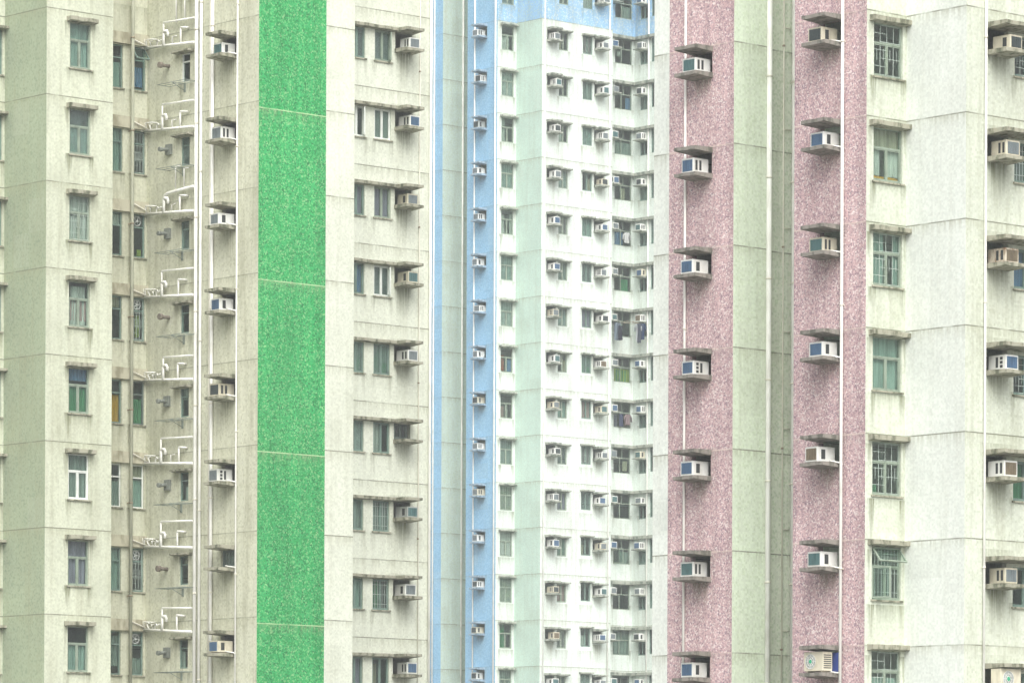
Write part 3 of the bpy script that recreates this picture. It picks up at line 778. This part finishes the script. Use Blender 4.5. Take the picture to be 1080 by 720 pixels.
# recessed bay of the distant tower
zk = zcol(yG, 657, 41.5, 664, 14); zk.append(zk[-1] + (zk[-1]-zk[-2])); zk = up(zk)
window_column(yG, 647.5, 665.5, zk, 1.5, 'kitchen', 'frame_pale', ['c:grey:.5:1:0:.5', 'c:white:.2:.4:.3:.5', 'c:blue:.7:1:0:.5', 'c:grey:0:1:0:.5', 'c:beige:.4:.7:0:.5', 'c:blue:0:.6:0:.55', 'c:green:.5:.9:.0:.5', 'c:white:.4:.6:.2:.6', 'c:lime:0:1:0:.55 c:green:.2:.8:0:.5#window with a lime green curtain', 'c:mauve:.0:.3:0:.5 c:pink:.7:.9:.1:.5', 'c:beige:.6:.9:.1:.5', '', 'c:grey:.5:1:0:.5 o', '', 'c:grey', ''],
              streak=.3, ledge='ledge_far', sill=False)
hb = MB(); hb.box(.003, yG.L-.003, -.28, .02, .0, .17)
hbm = hb.mesh('canopy', M['ledge_far'])
hb2 = MB(); hb2.box(.29, 3.6, -.26, .02, .002, .168)
hbm2 = hb2.mesh('canopy', M['ledge_far'])
for z in zk: yG.add('canopy', hbm, 0, z); yH.add('canopy', hbm2, 0, z)
def free_units(w, xs, right, zs, spec, place, ledgemat, W, dep, hoodtop=False):
    s = w.s(xs) + (-W/2 if right else W/2)
    for k, z in enumerate(zs):
        w.add('ledge', slab_mesh('ledge', W, dep, .08, ledgemat, k % 4), s, z-.62)
        cas, gri, sl = spec[k % len(spec)].split(); rr = random.Random(k*13+int(xs))
        place_unit(w, s+rr.uniform(-.03, .03), z-.612, proto_unit(cas, gri, int(sl)), '%s unit, %s grille, ' % (COLW[cas], gri) + place % ORD[k], G, off=rr.uniform(0, .1))
free_units(yG, 639.6, False, zk, ['white grey 1', 'white blue 1', 'grey grey 2', 'white teal 1', 'white blue 2', 'white grey 1', 'white grey 2', 'white teal 1'], '%s air conditioner down left edge of the distant bay', 'ledge_far', .62, .62)
free_units(yH, 682.5, True, zk, ['white blue 1', 'white grey 2', 'white dark 1', 'white grey 2', 'white dark 1', 'white teal 2', 'cream blue 1', 'white brown 2', 'white blue 1', 'white blue 2', 'cream teal 1', 'white grey 1', 'white blue 2', 'white grey 2', 'white dark 1'], '%s air conditioner down right side of the distant bay', 'ledge_far', .70, .60)
window_column(yH, 674, 682, [z-.70 for z in zk], .82, 'pair', 'frame_teal', ['', 'f', 'c:grey', '', 'c:teal f', 'f', '', 'c:white:0:.5:0:1'], streak=.3, sill=False)
window_column(yH, 685.8, 694, zk, 1.45, 'tall', 'frame_teal', ['f', 'c:teal f', '', 'c:grey'], streak=.2, sill=False)
pipe(yH, 683.8, .05, 'pipe', clamps=0)

# --- washing hung out at the distant bay
def cloth(nm, w, s, z, wd, h, col, label, cat, off, sleeves=False):
    mb = MB(); n = 10; rnd = random.Random(int(z*10))
    for side in (0, 1):
        for i in range(n):
            for j in range(6):
                def p(i, j):
                    x = -wd/2 + wd*i/n; zz = -h*j/6
                    tap = 1 - .12*math.sin(j/6*math.pi)
                    return (x*tap, .03*math.sin(i*1.3+j*.5)+(.02 if side else -.02), zz + .02*math.sin(i*2.1)*(j/6))
                q = [p(i,j), p(i+1,j), p(i+1,j+1), p(i,j+1)]
                mb.poly(q if side else q[::-1])
    if sleeves:
        for sg in (-1, 1):
            mb.tube([(sg*(wd/2-.03), 0, -.06), (sg*(wd/2+.07), 0, -.18), (sg*(wd/2+.10), .01, -.44)], .055, 7)
    m = mb.mesh(nm, curtain_mat(nm+'_cloth', col))
    o = link(nm, m); w.put(o, s, z, off); tag(o, label, cat, 'washing hung outside the distant bay'); return o
zl = zk[7]
pole = MB(); pole.tube([(0, .0, 0), (0, -1.35, .05)], .015, 6)
pm = pole.mesh('drying_pole', M['clamp'])
for w, x in ((yG, 646.5), (yG, 652.5), (yH, 675), (yH, 681)): w.add('drying_pole', pm, w.s(x), zl-.78)
cloth('hanging_towel', yG, yG.s(645.3), zl-.76, .50, 1.05, (.24, .30, .36), 'grey towel hanging from a pole at the left of the distant bay', 'towel', -.5)
cloth('hanging_trousers', yG, yG.s(646.2), zl-.95, .32, .85, (.035, .04, .06), 'dark trousers hanging in front of the grey towel in the distant bay', 'trousers', -.68)
cloth('hanging_shirt', yH, yH.s(680), zl-.78, .42, 1.0, (.72, .76, .78), 'white shirt hanging from a pole below an air conditioner in the distant bay', 'shirt', -.55, True)
cloth('hanging_jacket', yH, yH.s(684), zl-.80, .42, .95, (.04, .08, .17), 'dark blue jacket hanging right of the white shirt in the distant bay', 'jacket', -.55, True)
cloth('hanging_vest', yH, yH.s(682), zl-.78, .30, 1.15, (.10, .12, .16), 'black vest hanging between the white shirt and the blue jacket', 'vest', -.62)

cloth('hanging_shirt', yG, yG.s(658), zk[5]-.72, .38, .62, (.72, .74, .72), 'small white shirt hanging before a kitchen window of the distant bay, above the towel', 'shirt', -.22, True)
cloth('hanging_shirt', yG, yG.s(660), zk[9]-.70, .36, .62, (.34, .26, .27), 'dull brownish shirt hanging before a kitchen window of the distant bay, below the lime curtain', 'shirt', -.22, True)
cloth('hanging_trousers', yG, yG.s(653), zk[9]-.72, .30, .72, (.07, .09, .16), 'navy trousers hanging left of the dull brownish shirt in the distant bay', 'trousers', -.22)

# ---- extra streaks for the plain walls
wB.streaks += [(wB.L*.5, .5, zjL, 1.6, .12)]
xA.streaks += [(.3, .3, zjR, 1.5, .15)]
for T in (LT, RT, BT):
    for w in T.walls: w.build()

# ================================================================== ground, air, light
gm = MB(); gm.box(-340, 340, -60, 620, -.5, 0)
tag(link('ground', gm.mesh('ground', simple('paved_ground', (.22, .22, .20), .9, .5, None, .3))), kind='structure')

hz = MB(); hz.box(-345, 345, -65, 625, -1.5, 66)
t = NT('haze'); pv = t.n('ShaderNodeVolumePrincipled'); pv.inputs['Density'].default_value = .0005
pv.inputs['Color'].default_value = (.95, .98, 1.0, 1); pv.inputs['Anisotropy'].default_value = .0
t.t.links.new(pv.outputs[0], t.out.inputs['Volume'])
HAZE = True
if HAZE:
    ho = link('haze', hz.mesh('haze', t.m)); tag(ho, kind='stuff')

wd = bpy.data.worlds.new('World'); sc.world = wd; wd.use_nodes = True
nt = wd.node_tree; nt.nodes.clear()
EL, ROT = R(48), R(172)
sky = nt.nodes.new('ShaderNodeTexSky'); sky.sky_type = 'NISHITA'; sky.sun_disc = False
sky.sun_elevation = EL; sky.sun_rotation = ROT; sky.dust_density = 6.0; sky.air_density = 1.0; sky.ozone_density = 1.0
hs = nt.nodes.new('ShaderNodeHueSaturation'); hs.inputs['Saturation'].default_value = .18   # cloud cover: a nearly white sky
bg = nt.nodes.new('ShaderNodeBackground'); bg.inputs[1].default_value = .15
wo = nt.nodes.new('ShaderNodeOutputWorld')
nt.links.new(sky.outputs[0], hs.inputs['Color']); nt.links.new(hs.outputs[0], bg.inputs[0]); nt.links.new(bg.outputs[0], wo.inputs[0])
sd = bpy.data.lights.new('sun', 'SUN'); sd.energy = 1.1; sd.angle = R(60); sd.color = (1, .98, .94)
so = bpy.data.objects.new('sun', sd); COL.objects.link(so)
dirv = Vector((math.sin(ROT)*math.cos(EL), math.cos(ROT)*math.cos(EL), math.sin(EL)))
so.rotation_euler = dirv.to_track_quat('Z', 'Y').to_euler(); so.location = (60, -40, 120)

sc.view_settings.view_transform = 'Standard'; sc.view_settings.look = 'None'
sc.view_settings.exposure = 0.60; sc.view_settings.gamma = 1
sc.render.engine = 'CYCLES'
sc.cycles.volume_bounces = 1; sc.cycles.transparent_max_bounces = 12
